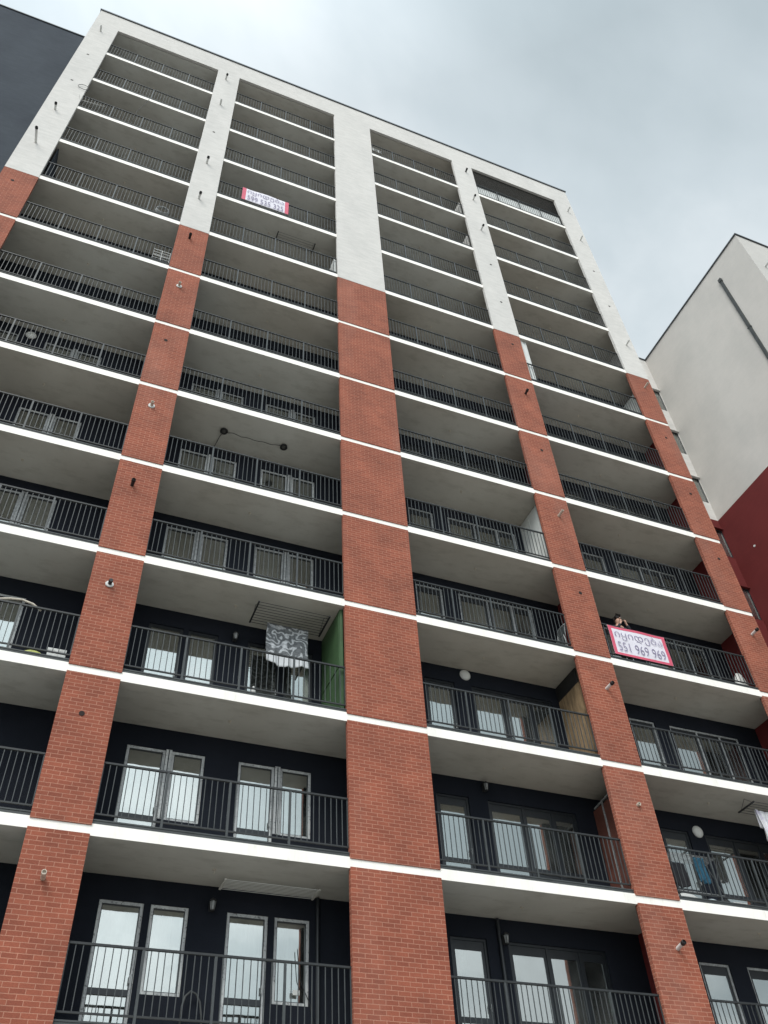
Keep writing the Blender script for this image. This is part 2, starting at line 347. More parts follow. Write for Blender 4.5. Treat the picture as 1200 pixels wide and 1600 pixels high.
def frame_rect(s, a, b, c, d, w, y0, y1, top=None):
    tw = top or w
    s.box(a, a + w, y0, y1, c, d); s.box(b - w, b, y0, y1, c, d)
    s.box(a + w, b - w, y0, y1, c, c + w); s.box(a + w, b - w, y0, y1, d - tw, d)
def pane_mesh(a, b, c, d, y):
    s = MB(); s.box(a, b, y, y + 0.012, c, d); return s
def unit_meshes(kd, fm, joined=False):
    f = MB(); gk = MB(); panes = []
    y0, y1 = 0.035, 0.10
    if kd == 'A':
        for n, (a, b, c, d) in enumerate(UA['holes']):
            frame_rect(f, a, b, c, d, 0.055, y0, y1); frame_rect(gk, a + 0.055, b - 0.055, c + 0.055, d - 0.055, 0.014, y0 + 0.012, y1)
        if joined: f.box(0.767, 0.883, -0.012, 0.03, 0.975, 2.43); gk.box(0.815, 0.835, -0.016, -0.010, 0.98, 2.42)
        gk.box(0.055, 0.71, y0 + 0.005, y1, 0.93, 1.03)
        gk.box(0.055, 0.71, y0 + 0.006, y1 - 0.002, 0.146, 0.205)
        panes = [(0.069, 0.696, 1.03, 2.361), (0.069, 0.696, 0.205, 0.93), (0.954, 1.486, 1.039, 2.361)]
    else:
        a, b, c, d = UB['holes'][0]
        frame_rect(f, a, b, c, d, 0.05, y0, y1); frame_rect(gk, a + 0.05, b - 0.05, c + 0.05, d - 0.05, 0.06, y0 + 0.02, y1, 0.17)
        gk.box(0.11, 0.69, y0 + 0.021, y1, 0.92, 1.02); panes += [(0.11, 0.69, 1.02, 2.21), (0.11, 0.69, 0.20, 0.92)]
        a, b, c, d = UB['holes'][1]
        frame_rect(f, a, b, c, d, 0.05, y0, y1)
        for xa, xb in ((1.32, 2.14), (2.19, 2.90), (2.95, 3.50)):
            if xa > 1.4: f.box(xa - 0.05, xa, y0 + 0.003, y1 + 0.003, c + 0.05, d - 0.05)
            frame_rect(gk, xa, xb, c + 0.05, d - 0.05, 0.055, y0 + 0.02, y1, 0.17)
            gk.box(xa + 0.055, xb - 0.055, y0 + 0.021, y1, 0.92, 1.02)
            if xa < 2: panes += [(xa + 0.055, xb - 0.055, 0.20, 0.92)]
            else: gk.box(xa + 0.055, xb - 0.055, y0 + 0.04, y1 - 0.01, 0.20, 0.92)
            panes += [(xa + 0.055, xb - 0.055, 1.02, 2.21)]
    # a small handle
    hx = 0.70 if kd == 'A' else 0.72
    h = MB(); h.bar((hx, 0.0, 1.12), (hx, 0.0, 1.25), 0.018, 0.02); h.bar((hx, 0.0, 1.18), (hx, 0.036, 1.18), 0.014)
    return f.mesh('window', fm), gk.mesh('sash', MT['darkframe']), [pane_mesh(*p, 0.068).mesh('pane', MT['glass']) for p in panes], h.mesh('door_handle', MT['greyframe'])
cache = {}
def style(kd, x, k):
    if kd == 'A': return 'darkframe' if (k == 1 and x > 0) or k >= 5 else ('film' if k in (-1, 0, 3) else 'greyframe' if k in (2, 4) else 'film')
    if x < 12: return 'darkframe' if k in (-1, 0, 1) or k > 3 else 'greyframe'
    return 'darkframe' if k == 0 or k > 3 else 'greyframe'
for kd, x, k in units:
    st = style(kd, x, k); jn = kd == 'A' and k in (0, 2, 3, 4); key = (kd, st, jn)
    if key not in cache: cache[key] = unit_meshes(kd, MT[st], jn)
    fr, ga, pn, hd = cache[key]
    o = tp('window', fr, None, (x, YB, LV[k]))
    link('sash', ga, o)
    for p in pn: link('pane', p, o)
    link('door_handle', hd, o)
    s = MB(); s.box(-0.03, 0.80, -0.035, 0.05, 0.06, 0.088)
    link('sill', s.mesh('sill', MT['white'] if (kd == 'A' and k == 1) else MT['strip']), o)
# interior curtains seen through some of the panes
def curtain(x0, x1, z0, z1, y, n=60, amp=0.05):
    s = MB(); ph = random.random() * 6
    P = []
    for i in range(n + 1):
        u = i / n; xx = x0 + (x1 - x0) * u; yy = y + amp * sin(u * 30 * (x1 - x0) + ph) + 0.4 * amp * sin(u * 71 * (x1 - x0) + 2 * ph); P.append((xx, yy))
    for (xa, ya), (xb, yb) in zip(P[:-1], P[1:]): s.quad((xa, ya, z0), (xb, yb, z0), (xb, yb, z1), (xa, ya, z1))
    return s
for x0, x1, k in ((1.47, 2.3, -1), (2.40, 2.80, -1), (3.72, 4.5, -1), (4.62, 4.95, -1), (8.2, 8.6, -1), (14.1, 14.5, 0), (-2.6, -1.9, 1), (1.5, 2.3, 1), (2.4, 3.0, 1)):
    me = curtain(x0, x1, LV[k] + 0.15, LV[k] + 2.4, YB + 0.28).mesh('curtain', MT['curtain'], True); tp('curtain', me, None)

# bare ceiling sockets, one to a balcony ceiling
cs_ = MB(); cs_.lathe([(0.0, -0.001), (0.035, -0.001), (0.035, -0.012), (0.012, -0.02), (0.0, -0.02)], (0, 0, 0), 'z', 12); cs_.tube([(0, 0, -0.015), (0.01, 0.005, -0.05), (0.0, 0.012, -0.08)], 0.005, 5)
cs_ = cs_.mesh('ceiling_socket', MT['cream'])
for a, b in BAY:
    for k in range(-1, 12):
        if k == 4 and a > 0 and b < 6: continue
        tp('ceiling_socket', cs_, None, ((a + b) / 2 + random.uniform(-0.15, 0.15), 15.35 + random.uniform(-0.08, 0.08), LV[k] - 0.172))
# railings --------------------------------------------------------
def railing_meshes(a, b):
    n = 4; L_ = b - a; hand = MB(); hand.box(a, b, 14.662, 14.702, 1.17, 1.205)
    bot = MB(); bot.box(a, b, 14.668, 14.696, 0.222, 0.250)
    posts = []
    for i in range(1, n):
        x = a + L_ * i / n; p = MB(); p.box(x - 0.020, x + 0.020, 14.664, 14.700, 0.055, 1.17); p.box(x - 0.045, x + 0.045, 14.655, 14.72, 0.055, 0.063); posts.append(p.mesh('post', MT['rail']))
    bl = MB(); m = 10
    for i in range(n):
        for j in range(1, m):
            x = a + L_ * (i + j / m) / n + random.uniform(-0.004, 0.004); bl.bar((x, 14.682, 0.25), (x + random.uniform(-0.006, 0.006), 14.682, 1.17), 0.0135)
    for x in (a + 0.012, b - 0.012): bl.box(x - 0.010, x + 0.010, 14.672, 14.692, 0.25, 1.17)
    return bl.mesh('railing', MT['rail']), hand.mesh('handrail', MT['handrail']), bot.mesh('bottom_rail', MT['handrail']), posts
for a, b in BAY:
    bl, hd, bt_, ps = railing_meshes(a, b)
    for k in range(-2, 12):
        r = tp('balcony_railing', bl, None, (0, 0, LV[k])); link('handrail', hd, r); link('bottom_rail', bt_, r)
        for p in ps: link('post', p, r)

# drain pipes on the piers ----------------------------------------
def pipe_meshes(t):
    body = MB(); kids = []
    R = 0.040
    def tubey(y0, y1, r, mi=0): body.lathe([(r * 0.8, y0), (r, y0), (r, y1), (r * 0.78, y1), (r * 0.78, y1 - 0.04), (0, y1 - 0.04)], (0, 0, 0), 'y', 14, mi)
    if t == 'h':
        body.lathe([(0.052, 0.0), (0.052, 0.004), (0.044, 0.005), (0, 0.005)], (0, 0, 0), 'y', 14); return body.mesh('drain_hole', MT['hole'], False), kids
    ln = {'s': 0.24, 'c': 0.22, 'k': 0.08, 'f': 0.15, 't': 0.24, 'r': 0.06, 'w': 0.50, 'b': 0.14}[t]
    m = {'s': 'white', 'c': 'white', 'k': 'black', 'f': 'cream', 't': 'cream', 'r': 'cream', 'w': 'white', 'b': 'black'}[t]
    tubey(-0.02, ln, R)
    if t in 'cbw':
        c = MB(); c.lathe([(R * 1.05, ln - 0.03), (R * 1.22, ln - 0.02), (R * 1.22, ln + 0.045), (R * 0.9, ln + 0.06), (R * 0.8, ln + 0.03), (0, ln + 0.03)], (0, 0, 0), 'y', 14); kids.append(('end_cap', c.mesh('end_cap', MT['black'])))
    if t in 'fk':
        c = MB(); c.lathe([(R, 0.0), (0.088, 0.0), (0.080, 0.018), (R, 0.020)], (0, 0, 0), 'y', 20); kids.append(('flange', c.mesh('flange', MT['white'])))
    if t == 'k':
        c = MB(); c.lathe([(R * 0.5, ln), (R * 1.1, ln), (R * 1.1, ln + 0.05), (0, ln + 0.05)], (0, 0, 0), 'y', 14); kids.append(('end_cap', c.mesh('end_cap', MT['black'])))
    return body.mesh('drain_pipe', MT[m]), kids
PC = {}
rows = {11: 'sbkcs', 10: 'hs.cs', 9: 'hh.ch', 8: 'cc.hh', 7: 'wc.hs', 6: 'hb.ht', 5: '.f.bh', 4: '.h.hh', 3: '.f.th', 2: '.b.hc', 1: '.k.ct', 0: '.h.rh', -1: '.t.cc'}
rows[11] = 'sc.bs'
px_ = [-5.05, 0.435, None, 12.345, 18.09]
for k, rw in rows.items():
    for i, t in enumerate(rw):
        if t == '.' or px_[i] is None: continue
        if t not in PC: PC[t] = pipe_meshes(t)
        me, kids = PC[t]
        jit = lambda a: random.uniform(-a, a)
        o = tp('drain_hole' if t == 'h' else 'drain_pipe', me, None, (px_[i] + jit(0.02), YF - 0.004, LV[k] + 2.05 + jit(0.02)))
        if t != 'h': o.rotation_euler = (jit(0.10) - 0.03, 0, jit(0.08))
        for n_, km in kids: link(n_, km, o)

# odd panels the residents have put up (fixed, so parts of the tower) -------
def panel(name, mb, mat, label): return tp(name, mb, MT[mat], label=label)
s = MB(); s.box(5.50, 5.57, 14.76, YB - 0.005, LV[1] + 0.058, LV[2] - 0.19); s.box(5.485, 5.499, 14.80, YB - 0.06, LV[1] + 0.25, LV[1] + 1.25); s.box(5.485, 5.499, 14.80, YB - 0.06, LV[1] + 1.31, LV[2] - 0.26)
panel('balcony_partition', s, 'green', 'green painted partition beside the patterned blanket')
s = MB()
for i in range(10): s.box(11.90, 11.925, 15.05 + i * 0.095, 15.05 + i * 0.095 + 0.088, LV[1] + 0.058, LV[2] - 0.62)
s.box(11.925, 11.95, 15.04, YB - 0.005, LV[1] + 0.058, LV[2] - 0.19)
panel('balcony_partition', s, 'wood', 'wooden boarded balcony partition below the black lintel')
s = MB(); s.box(11.895, 11.924, 15.04, YB - 0.005, LV[2] - 0.61, LV[2] - 0.19); panel('lintel', s, 'black', 'black panel above the wooden boards')
s = MB(); s.box(12.2, 12.26, 15.05, YB - 0.005, LV[0] + 0.058, LV[1] - 0.5); panel('balcony_partition', s, 'brownp', 'brown painted partition on the storey below the boarded one')
s = MB(); s.bar((12.18, YB - 0.1, LV[1] - 0.48), (12.18, 15.05, LV[1] - 0.40), 0.03); s.bar((12.18, 15.6, LV[0] + 0.06), (12.18, 15.6, LV[1] - 0.46), 0.03); panel('partition_rail', s, 'greyframe', 'pale rail along the brown partition')
s = MB(); s.box(11.93, 11.97, 15.04, YB - 0.005, LV[3] + 0.058, LV[4] - 0.19); s.box(11.915, 11.93, 15.08, 15.45, LV[3] + 0.2, LV[4] - 0.35); s.box(11.915, 11.93, 15.50, YB - 0.08, LV[3] + 0.2, LV[4] - 0.35)
panel('balcony_partition', s, 'whitepanel', 'white panelled partition at the right end of the balcony')
s = MB(); s.box(18.02, 18.06, 14.85, YB - 0.005, LV[6] + 0.058, LV[7] - 0.6); s.box(18.0, 18.02, 14.9, 15.3, LV[6] + 0.2, LV[7] - 0.7); s.box(18.0, 18.02, 15.35, 15.9, LV[6] + 0.2, LV[7] - 0.7)
panel('balcony_partition', s, 'whitepanel', 'white slatted partition in the topmost brick storey')
s = MB(); frame_rect(s, 12.775, 12.93, LV[6] + 0.09, LV[7] - 0.19, 0.035, 14.72, 14.76); frame_rect(s, 12.94, 13.10, LV[6] + 0.09, LV[7] - 0.19, 0.035, 14.74, 14.78)
s.box(12.81, 12.895, 14.735, 14.745, LV[6] + 0.13, LV[7] - 0.23); s.box(12.975, 13.065, 14.755, 14.765, LV[6] + 0.13, LV[7] - 0.23)
panel('folded_glazing', s, 'whitepanel', 'white folded glazing frame against the brick pier')
s = MB(); s.box(5.50, 5.56, 14.74, 15.2, LV[7] + 0.06, LV[7] + 1.35); panel('end_panel', s, 'whitepanel', 'pale end panel below the drying rack storey')
s = MB(); s.box(11.6, 11.66, 14.75, 15.6, LV[9] + 0.06, LV[9] + 1.3); s.box(11.6, 11.66, 14.75, 15.6, LV[10] + 0.06, LV[10] + 1.5); panel('end_panel', s, 'stucco_side', 'pale end panel under the roof')
s = MB(); s.box(-4.44, -4.40, 14.9, YB - 0.005, LV[7] + 0.058, LV[8] - 0.19); panel('balcony_partition', s, 'navy', 'dark partition at the left end of the balcony')
s = MB(); s.box(12.80, 17.45, 14.735, 14.745, LV[11] + 0.12, LV[11] + 1.12); panel('privacy_sheet', s, 'whitepanel', 'pale sheet fixed behind the netted top balcony railing')
# downpipes in the recesses
for x, k0, k1 in ((5.42, -2, 0), (9.22, -2, 0), (15.15, -2, -1)):
    s = MB(); s.tube([(x, YB - 0.045, LV[k0] + 0.06), (x, YB - 0.045, LV[k1] - 0.19 if k1 > k0 else LV[k0] + 2.7)], 0.035, 12); tp('downpipe', s, MT['darkframe'])
# power sockets / cable on the back wall
s = MB(); s.box(4.98, 5.10, YB - 0.03, YB - 0.002, LV[-1] + 1.13, LV[-1] + 1.21); tp('wall_socket', s, MT['white'])
s = MB(); s.tube([(5.05, YB - 0.012, LV[-1] + 1.9), (5.1, YB - 0.012, LV[-1] + 1.4), (5.3, YB - 0.015, LV[-1] + 1.0), (5.36, YB - 0.012, LV[-1] + 0.7)], 0.008, 6); tp('wall_cable', s, MT['black'])

# ------------------------------------------------------------------ neighbouring building on the right
XA, Y1, Y2, RZ, RR = 22.40, 10.47, 17.40, 34.95, 24.0
NL = (28, 14, GZ); nb = root('neighbouring_building', 'plain grey and maroon stucco block standing right of the balcony tower', 'building', NL); NINV = Matrix.Translation(-Vector(NL))
def npart(name, mb, mats, **p): return link(name, mb.mesh(name, mats), nb, (0, 0, 0), NINV, **p)
s = MB(); s.box(XA, 40, Y1, 30, RR, RZ); npart('upper_wall', s, MT['stucco_side'])
s = MB(); s.box(XA - 0.004, 40, Y1 - 0.004, 30, GZ, RR); npart('lower_wall', s, MT['maroon'])
# the link wall behind with a column of narrow windows
wz = [(1.87, 1.80), (1.70, 1.62), (1.52, 1.45), (1.35, 1.27), (1.18, 1.10)]
fl = [1.865 * Y2 - i * 3.0 for i in range(-0, 12)]
hs = [(20.9, 22.37, z - 1.45, z) for z in fl if z - 1.45 > GZ + 0.3]
hu = [h for h in hs if h[2] > RR]; hm = [h for h in hs if h[3] < RR]; hx_ = [h for h in hs if h not in hu and h not in hm]
npart('link_wall', wall_holes(18.485, XA, RR, RZ, Y2, hu, 0.09), MT['stucco'])
npart('link_wall', wall_holes(18.485, XA, GZ, RR, Y2, hm + [h for h in hx_], 0.09), MT['maroon'])
s = MB(); s.box(18.5, XA, Y2 + 0.11, Y2 + 0.3, GZ, RZ - 0.1); s.box(18.5, XA, Y2 + 0.3, 30, RZ - 0.4, RZ - 0.2); npart('inner_wall', s, MT['black'])
for a, b, c, d in hs:
    f_ = MB(); frame_rect(f_, a, b, c, d, 0.045, Y2 + 0.02, Y2 + 0.08); f_.box((a + b) / 2 - 0.03, (a + b) / 2 + 0.03, Y2 + 0.022, Y2 + 0.078, c + 0.06, d - 0.06)
    o = npart('window', f_, MT['darkframe']); p = MB(); p.box(a + 0.045, b - 0.045, Y2 + 0.05, Y2 + 0.06, c + 0.06, d - 0.06); link('pane', p.mesh('pane', MT['glass']), o)
    l_ = MB(); l_.box(a - 0.1, XA - 0.01, Y2 - 0.08, Y2 + 0.01, d + 0.001, d + 0.05); link('window_lintel', l_.mesh('window_lintel', MT['stucco'] if c > RR else MT['maroon']), o)
s = MB(); s.box(XA - 0.05, 40, Y1 - 0.06, Y1 + 0.2, RZ, RZ + 0.06); s.box(XA - 0.05, XA + 0.2, Y1 + 0.2, 30, RZ, RZ + 0.06); s.box(18.5, XA - 0.05, Y2 - 0.05, Y2 + 0.2, RZ, RZ + 0.06); npart('roof_coping', s, MT['coping'])
s = MB(); s.box(XA - 0.09, XA - 0.002, 12.03, 12.15, GZ, 33.7); s.box(XA - 0.11, XA, 12.01, 12.17, 33.62, 33.82)
for z in range(3, 33, 3): s.box(XA - 0.10, XA - 0.002, 12.0, 12.18, z, z + 0.05)
npart('downpipe', s, MT['strip'])
s = MB(); s.lathe([(0.03, -0.02), (0.045, -0.02), (0.045, 0.28), (0.03, 0.28)], (0, 0, 0), 'y', 12); o = link('drain_pipe', s.mesh('drain_pipe', MT['white']), nb, (22.95, Y1 - 0.004, 32.55), NINV)
s = MB(); s.lathe([(0.05, 0.25), (0.06, 0.26), (0.06, 0.34), (0.0, 0.34)], (0, 0, 0), 'y', 12); link('end_cap', s.mesh('end_cap', MT['black']), o)

s = MB(); s.lathe([(0, 0), (0.05, 0), (0.045, 0.02), (0, 0.022)], (0, 0, 0), 'y', 16)
o = npart('wall_vent', s, MT['white']); o.location = (XA - 0.006, 16.38, 21.72); o.rotation_euler = (0, 0, -pi / 2)
# ------------------------------------------------------------------ lamps
def lantern(loc, label, dome=False):
    r = root('wall_lantern', label, 'wall lamp', loc, 'lanterns on the balcony back walls')
    s = MB(); s.box(-0.045, 0.045, -0.02, 0, -0.08, 0.08); s.bar((0, -0.01, 0.05), (0, -0.11, 0.10), 0.02); link('wall_plate', s.mesh('wall_plate', MT['black']), r)
    s = MB(); s.lathe([(0.0, 0.13), (0.02, 0.12), (0.075, 0.07), (0.07, 0.06), (0, 0.06)], (0, -0.12, 0), 'z', 8); s.lathe([(0, -0.11), (0.035, -0.11), (0.04, -0.09), (0, -0.09)], (0, -0.12, 0), 'z', 8)
    for j in range(6):
        t = j * pi / 3; s.bar((0.062 * cos(t), -0.12 + 0.062 * sin(t), 0.065), (0.04 * cos(t), -0.12 + 0.04 * sin(t), -0.09), 0.007)
    link('lantern_cage', s.mesh('lantern_cage', MT['black']), r)
    s = MB(); s.lathe([(0, 0.06), (0.055, 0.058), (0.034, -0.088), (0, -0.09)], (0, -0.12, 0), 'z', 12); link('lamp_glass', s.mesh('lamp_glass', MT['greyframe'], True), r)
    return r
lantern((3.42, YB, 6.56), 'small caged lantern between the curtained windows, lowest storey left of the wide brick pier')
lantern((3.40, YB, 12.58), 'small caged lantern left of the hanging patterned blanket')
lantern((9.36, YB, 9.80), 'small caged lantern on the dark wall below the round white lamp')
lantern((9.33, YB, 6.52), 'small caged lantern on the dark wall, lowest storey right of the wide brick pier')
def round_lamp(loc, label):
    r = root('round_wall_lamp', label, 'wall lamp', loc, 'round white lamps on the balcony back walls')
    s = MB(); s.lathe([(0.0, 0), (0.145, 0), (0.15, 0.02), (0.14, 0.04), (0.12, 0.045)], (0, 0, 0), 'y', 28); link('lamp_rim', s.mesh('lamp_rim', MT['white'], True), r)
    s = MB(); s.lathe([(0.135, 0.03), (0.125, 0.055), (0.09, 0.075), (0.04, 0.085), (0.0, 0.087)], (0, 0, 0), 'y', 28); link('lamp_glass', s.mesh('lamp_glass', MT['lampwhite'], True), r)
    return r
round_lamp((9.27, YB - 0.002, 12.86), 'round white lamp on the dark wall right of the wide brick pier')
round_lamp((15.11, YB - 0.002, 9.56), 'round white lamp above the blue towel')
round_lamp((-3.10, YB - 0.002, 21.62), 'round white lamp seen through the railing at the left edge')
# two black ring spotlights on a ceiling, joined by a cable
cz = LV[4] - 0.187
for x, lab in ((2.46, 'black ring lamp on the ceiling, left one of the cabled pair'), (4.15, 'black ring lamp on the ceiling, right one of the cabled pair')):
    r = root('ceiling_lamp', lab, 'ceiling lamp', (x, 15.36, cz), 'black ring lamps on the balcony ceiling')
    s = MB(); s.lathe([(0.0, -0.002), (0.10, -0.002), (0.105, -0.05), (0.075, -0.06), (0.065, -0.03), (0, -0.03)], (0, 0, 0), 'z', 24); link('ring', s.mesh('ring', MT['black'], True), r)
    s = MB(); s.lathe([(0.0, -0.032), (0.06, -0.032), (0.05, -0.045), (0, -0.05)], (0, 0, 0), 'z', 20); link('diffuser', s.mesh('diffuser', MT['inner'], True), r)
s = MB(); pts = [(2.46 + 1.69 * i / 14, 15.36 + 0.02 * sin(i * 1.9), cz - 0.012 - 0.05 * sin(pi * i / 14) - 0.01 * sin(i * 2.3)) for i in range(15)]; s.tube(pts, 0.008, 6)
s.tube([(2.46, 15.36, cz - 0.012), (2.40, 15.6, cz - 0.012), (2.35, 16.0, cz - 0.012), (2.33, YB - 0.01, cz - 0.25), (2.33, YB - 0.01, cz - 0.9)], 0.008, 6)
o = link('lamp_cable', s.mesh('lamp_cable', MT['black']), label='thin black cable running between the two ring lamps on the ceiling', category='cable')

# ------------------------------------------------------------------ drying racks under the ceilings
def rack(loc, w, d, n, mat, label, ends='black', drop=0.22):
    r = root('drying_rack', label, 'drying rack', loc, 'clothes drying racks hung below the balcony ceilings')
    e_ = MB(); e_.bar((0, 0, 0), (0, d, 0), 0.035, 0.03); em = e_.mesh('end_bar', MT[ends])
    link('end_bar', em, r); link('end_bar', em, r, (w, 0, 0))
    s = MB()
    for i in range(n): s.tube([(0, 0.02 + (d - 0.04) * i / (n - 1), 0), (w, 0.02 + (d - 0.04) * i / (n - 1), 0.002)], 0.006, 6)
    link('line_rod', s.mesh('line_rod', MT[mat]), r)
    s = MB()
    for x in (0.02, w - 0.02):
        for y in (0.1 * d, 0.9 * d): s.tube([(x, y, 0), (x, d / 2, drop)], 0.005, 5)
    link('hanger_cord', s.mesh('hanger_cord', MT[mat]), r)
    return r
rack((3.62, 14.79, 12.78), 1.66, 0.78, 9, 'darkframe', 'black ceiling drying rack with the patterned blanket hanging from it')
rack((3.45, 15.02, LV[8] - 0.45), 1.42, 0.42, 5, 'darkframe', 'black ceiling drying rack high up, two storeys below the phone banner', drop=0.26)
rack((3.50, 15.36, LV[0] - 0.30), 1.75, 0.44, 8, 'whitepanel', 'pale drying rack folded flat to the ceiling of the lowest storey', 'soffit', 0.11)
rack((15.80, 14.62, LV[1] - 0.40), 1.3, 0.58, 6, 'darkframe', 'black ceiling drying rack holding the white lilac cloth at the right edge', drop=0.21)

# ------------------------------------------------------------------ cloths
def cloth(name, x0, x1, zt, zb, y, mat, label, cat='cloth', seed=1, amp=0.02, waves=5, sag=0.04, back=0.5, nx=48, nz=26, tail=0.0):
    rnd = random.Random(seed); ph = [rnd.uniform(0, 6) for _ in range(4)]; s = MB(); V = []
    rows_ = [(-back, 0.05)] if False else []
    for j in range(nz + 1):
        v = j / nz; rw = []
        for i in range(nx + 1):
            u = i / nx
            a = amp * (0.25 + v)
            yy = y + a * sin(u * waves * 2 * pi + ph[0] + 0.6 * v) + 0.5 * a * sin(u * waves * 4.3 * pi + ph[1])
            zz = zt + (zb - zt) * v - sag * sin(pi * u) * (1 - v) + (0.03 * sin(u * 7 + ph[2]) - tail * u * (1 - u) * 2) * v
            xx = x0 + (x1 - x0) * u + 0.03 * v * sin(v * 4 + ph[3])
            rw.append((xx, yy, zz))
        V.append(rw)
    # hem folded over the rod to the back
    B = []
    for j in range(7):
        v = j / 6; B.append([(V[0][i][0], y + 0.018 + 0.012 * v, V[0][i][2] + 0.006 - back * v) for i in range(nx + 1)])
    allr = B[::-1] + V; n0 = len(s.v)
    for rw in allr: s.v += rw
    for j in range(len(allr) - 1):
        for i in range(nx): a = n0 + j * (nx + 1) + i; s.f.append((a, a + 1, a + nx + 2, a + nx + 1)); s.mi.append(0)
    loc = ((x0 + x1) / 2, y, zb); s.v = [(p[0] - loc[0], p[1] - loc[1], p[2] - loc[2]) for p in s.v]
    o = link(name, s.mesh(name, mat, True), loc=loc, label=label, category=cat)
    sm = o.modifiers.new('thickness', 'SOLIDIFY'); sm.thickness = 0.006
    return o
pm = M('paisley_blanket'); p_ = pm.pos(); wv = pm.n('ShaderNodeTexWave', wave_type='RINGS'); wv.inputs['Scale'].default_value = 1.7; wv.inputs['Distortion'].default_value = 16; wv.inputs['Detail'].default_value = 1.5; wv.inputs['Detail Scale'].default_value = 2.2; pm.l(p_, wv.inputs['Vector'])
vo = pm.n('ShaderNodeTexVoronoi', feature='DISTANCE_TO_EDGE'); vo.inputs['Scale'].default_value = 7; pm.l(pm.pos((1, 1, 1.6)), vo.inputs['Vector'])
c1 = pm.ramp(wv.outputs['Fac'], (0.17, 0.18, 0.19), (0.58, 0.60, 0.62), 0.58, 0.9); c2 = pm.ramp(vo.outputs['Distance'], (0.55, 0.55, 0.56), (1, 1, 1), 0.03, 0.10)
geo = pm.n('ShaderNodeNewGeometry'); spz = pm.n('ShaderNodeSeparateXYZ'); pm.l(geo.outputs['Position'], spz.inputs[0])
gt = pm.n('ShaderNodeMath', operation='LESS_THAN'); pm.l(spz.outputs['Z'], gt.inputs[0]); gt.inputs[1].default_value = 11.93
pm.l(pm.mix(gt.outputs[0], pm.mix(0.7, c1, c2, 'MULTIPLY'), (0.62, 0.63, 0.65)), pm.b.inputs['Base Color']); pm.b.inputs['Roughness'].default_value = 0.9
cloth('hanging_blanket', 4.00, 4.98, 12.78, 11.72, 15.44, pm.m, 'grey paisley blanket with white hem hanging from a ceiling drying rack', 'blanket', 3, 0.022, 3, 0.02, 0.75, tail=0.12)
lm = M('white_lilac_cotton'); lf = lm.noise(7, 3, lm.pos()); lm.l(lm.ramp(lf, (0.70, 0.70, 0.72), (0.52, 0.47, 0.62), 0.5, 0.7), lm.b.inputs['Base Color']); lm.b.inputs['Roughness'].default_value = 0.9
cloth('hanging_cloth', 16.08, 16.75, 9.76, 9.02, 14.95, lm.m, 'white and lilac crumpled cloth hanging at the right edge', 'cloth', 5, 0.05, 4, 0.03, 0.45)
cloth('hanging_towel', 13.66, 13.93, 8.24, 7.68, 14.84, plain('blue_terry', (0.025, 0.10, 0.16), 0.95, 0.25, 18), 'blue towel hanging on the drying stand behind the railing', 'towel', 8, 0.03, 3, 0.0, 0.3, 20, 14)
cloth('hanging_cloth', 13.02, 13.42, 8.10, 7.58, 14.92, plain('black_cotton', (0.02, 0.02, 0.024), 0.95, 0.2, 9), 'black garment hanging left of the blue towel', 'clothing', 9, 0.03, 2, 0.0, 0.3, 20, 14)

# standing dryer on the balcony of the blue towel
r = root('drying_stand', 'pale folding drying stand behind the railing, blue towel hung over it', 'drying stand', (13.6, 14.84, LV[0] + 0.055))
s = MB()
for x in (-0.62, 0.62): s.tube([(x, -0.10, 0), (x, 0.30, 1.08)], 0.012, 8); s.tube([(x, 0.34, 0), (x, -0.08, 1.08)], 0.012, 8)
link('leg_frame', s.mesh('leg_frame', MT['strip'], True), r)
s = MB()
for i in range(8): s.tube([(-0.62, -0.06 + i * 0.05, 1.08), (0.62, -0.06 + i * 0.05, 1.08)], 0.006, 6)
s.tube([(-0.62, 0.02, 0.3), (0.62, 0.02, 0.3)], 0.008, 6); link('line_rod', s.mesh('line_rod', MT['greyframe'], True), r)

# ------------------------------------------------------------------ banners
def text_mesh(txt, size, mat, name, width, height, ol=0.0):
    cu_ = bpy.data.curves.new(name, 'FONT'); cu_.body = txt; cu_.size = size; cu_.extrude = 0.0012; cu_.offset = ol; cu_.resolution_u = 3
    to = bpy.data.objects.new(name, cu_); COL.objects.link(to); bpy.context.view_layer.update()
    me = bpy.data.meshes.new_from_object(to.evaluated_get(bpy.context.evaluated_depsgraph_get())); bpy.data.objects.remove(to)
    xs = [v.co.x for v in me.vertices]; ys = [v.co.y for v in me.vertices]
    if xs:
        a, b, c, d = min(xs), max(xs), min(ys), max(ys)
        for v in me.vertices:
            x, y, z = v.co; v.co = ((x - a) / (b - a) * width - width / 2, -z, (y - c) / (d - c) * height)
    me.materials.clear(); me.materials.append(mat); me.name = name; return me
ink = plain('violet_grey_ink', (0.23, 0.20, 0.31), 0.6, 0.1, 20); red = plain('pinkish_red_print', (0.62, 0.09, 0.15), 0.55, 0.06, 8); bw = plain('white_banner_vinyl', (0.72, 0.69, 0.75), 0.5, 0.04, 5)
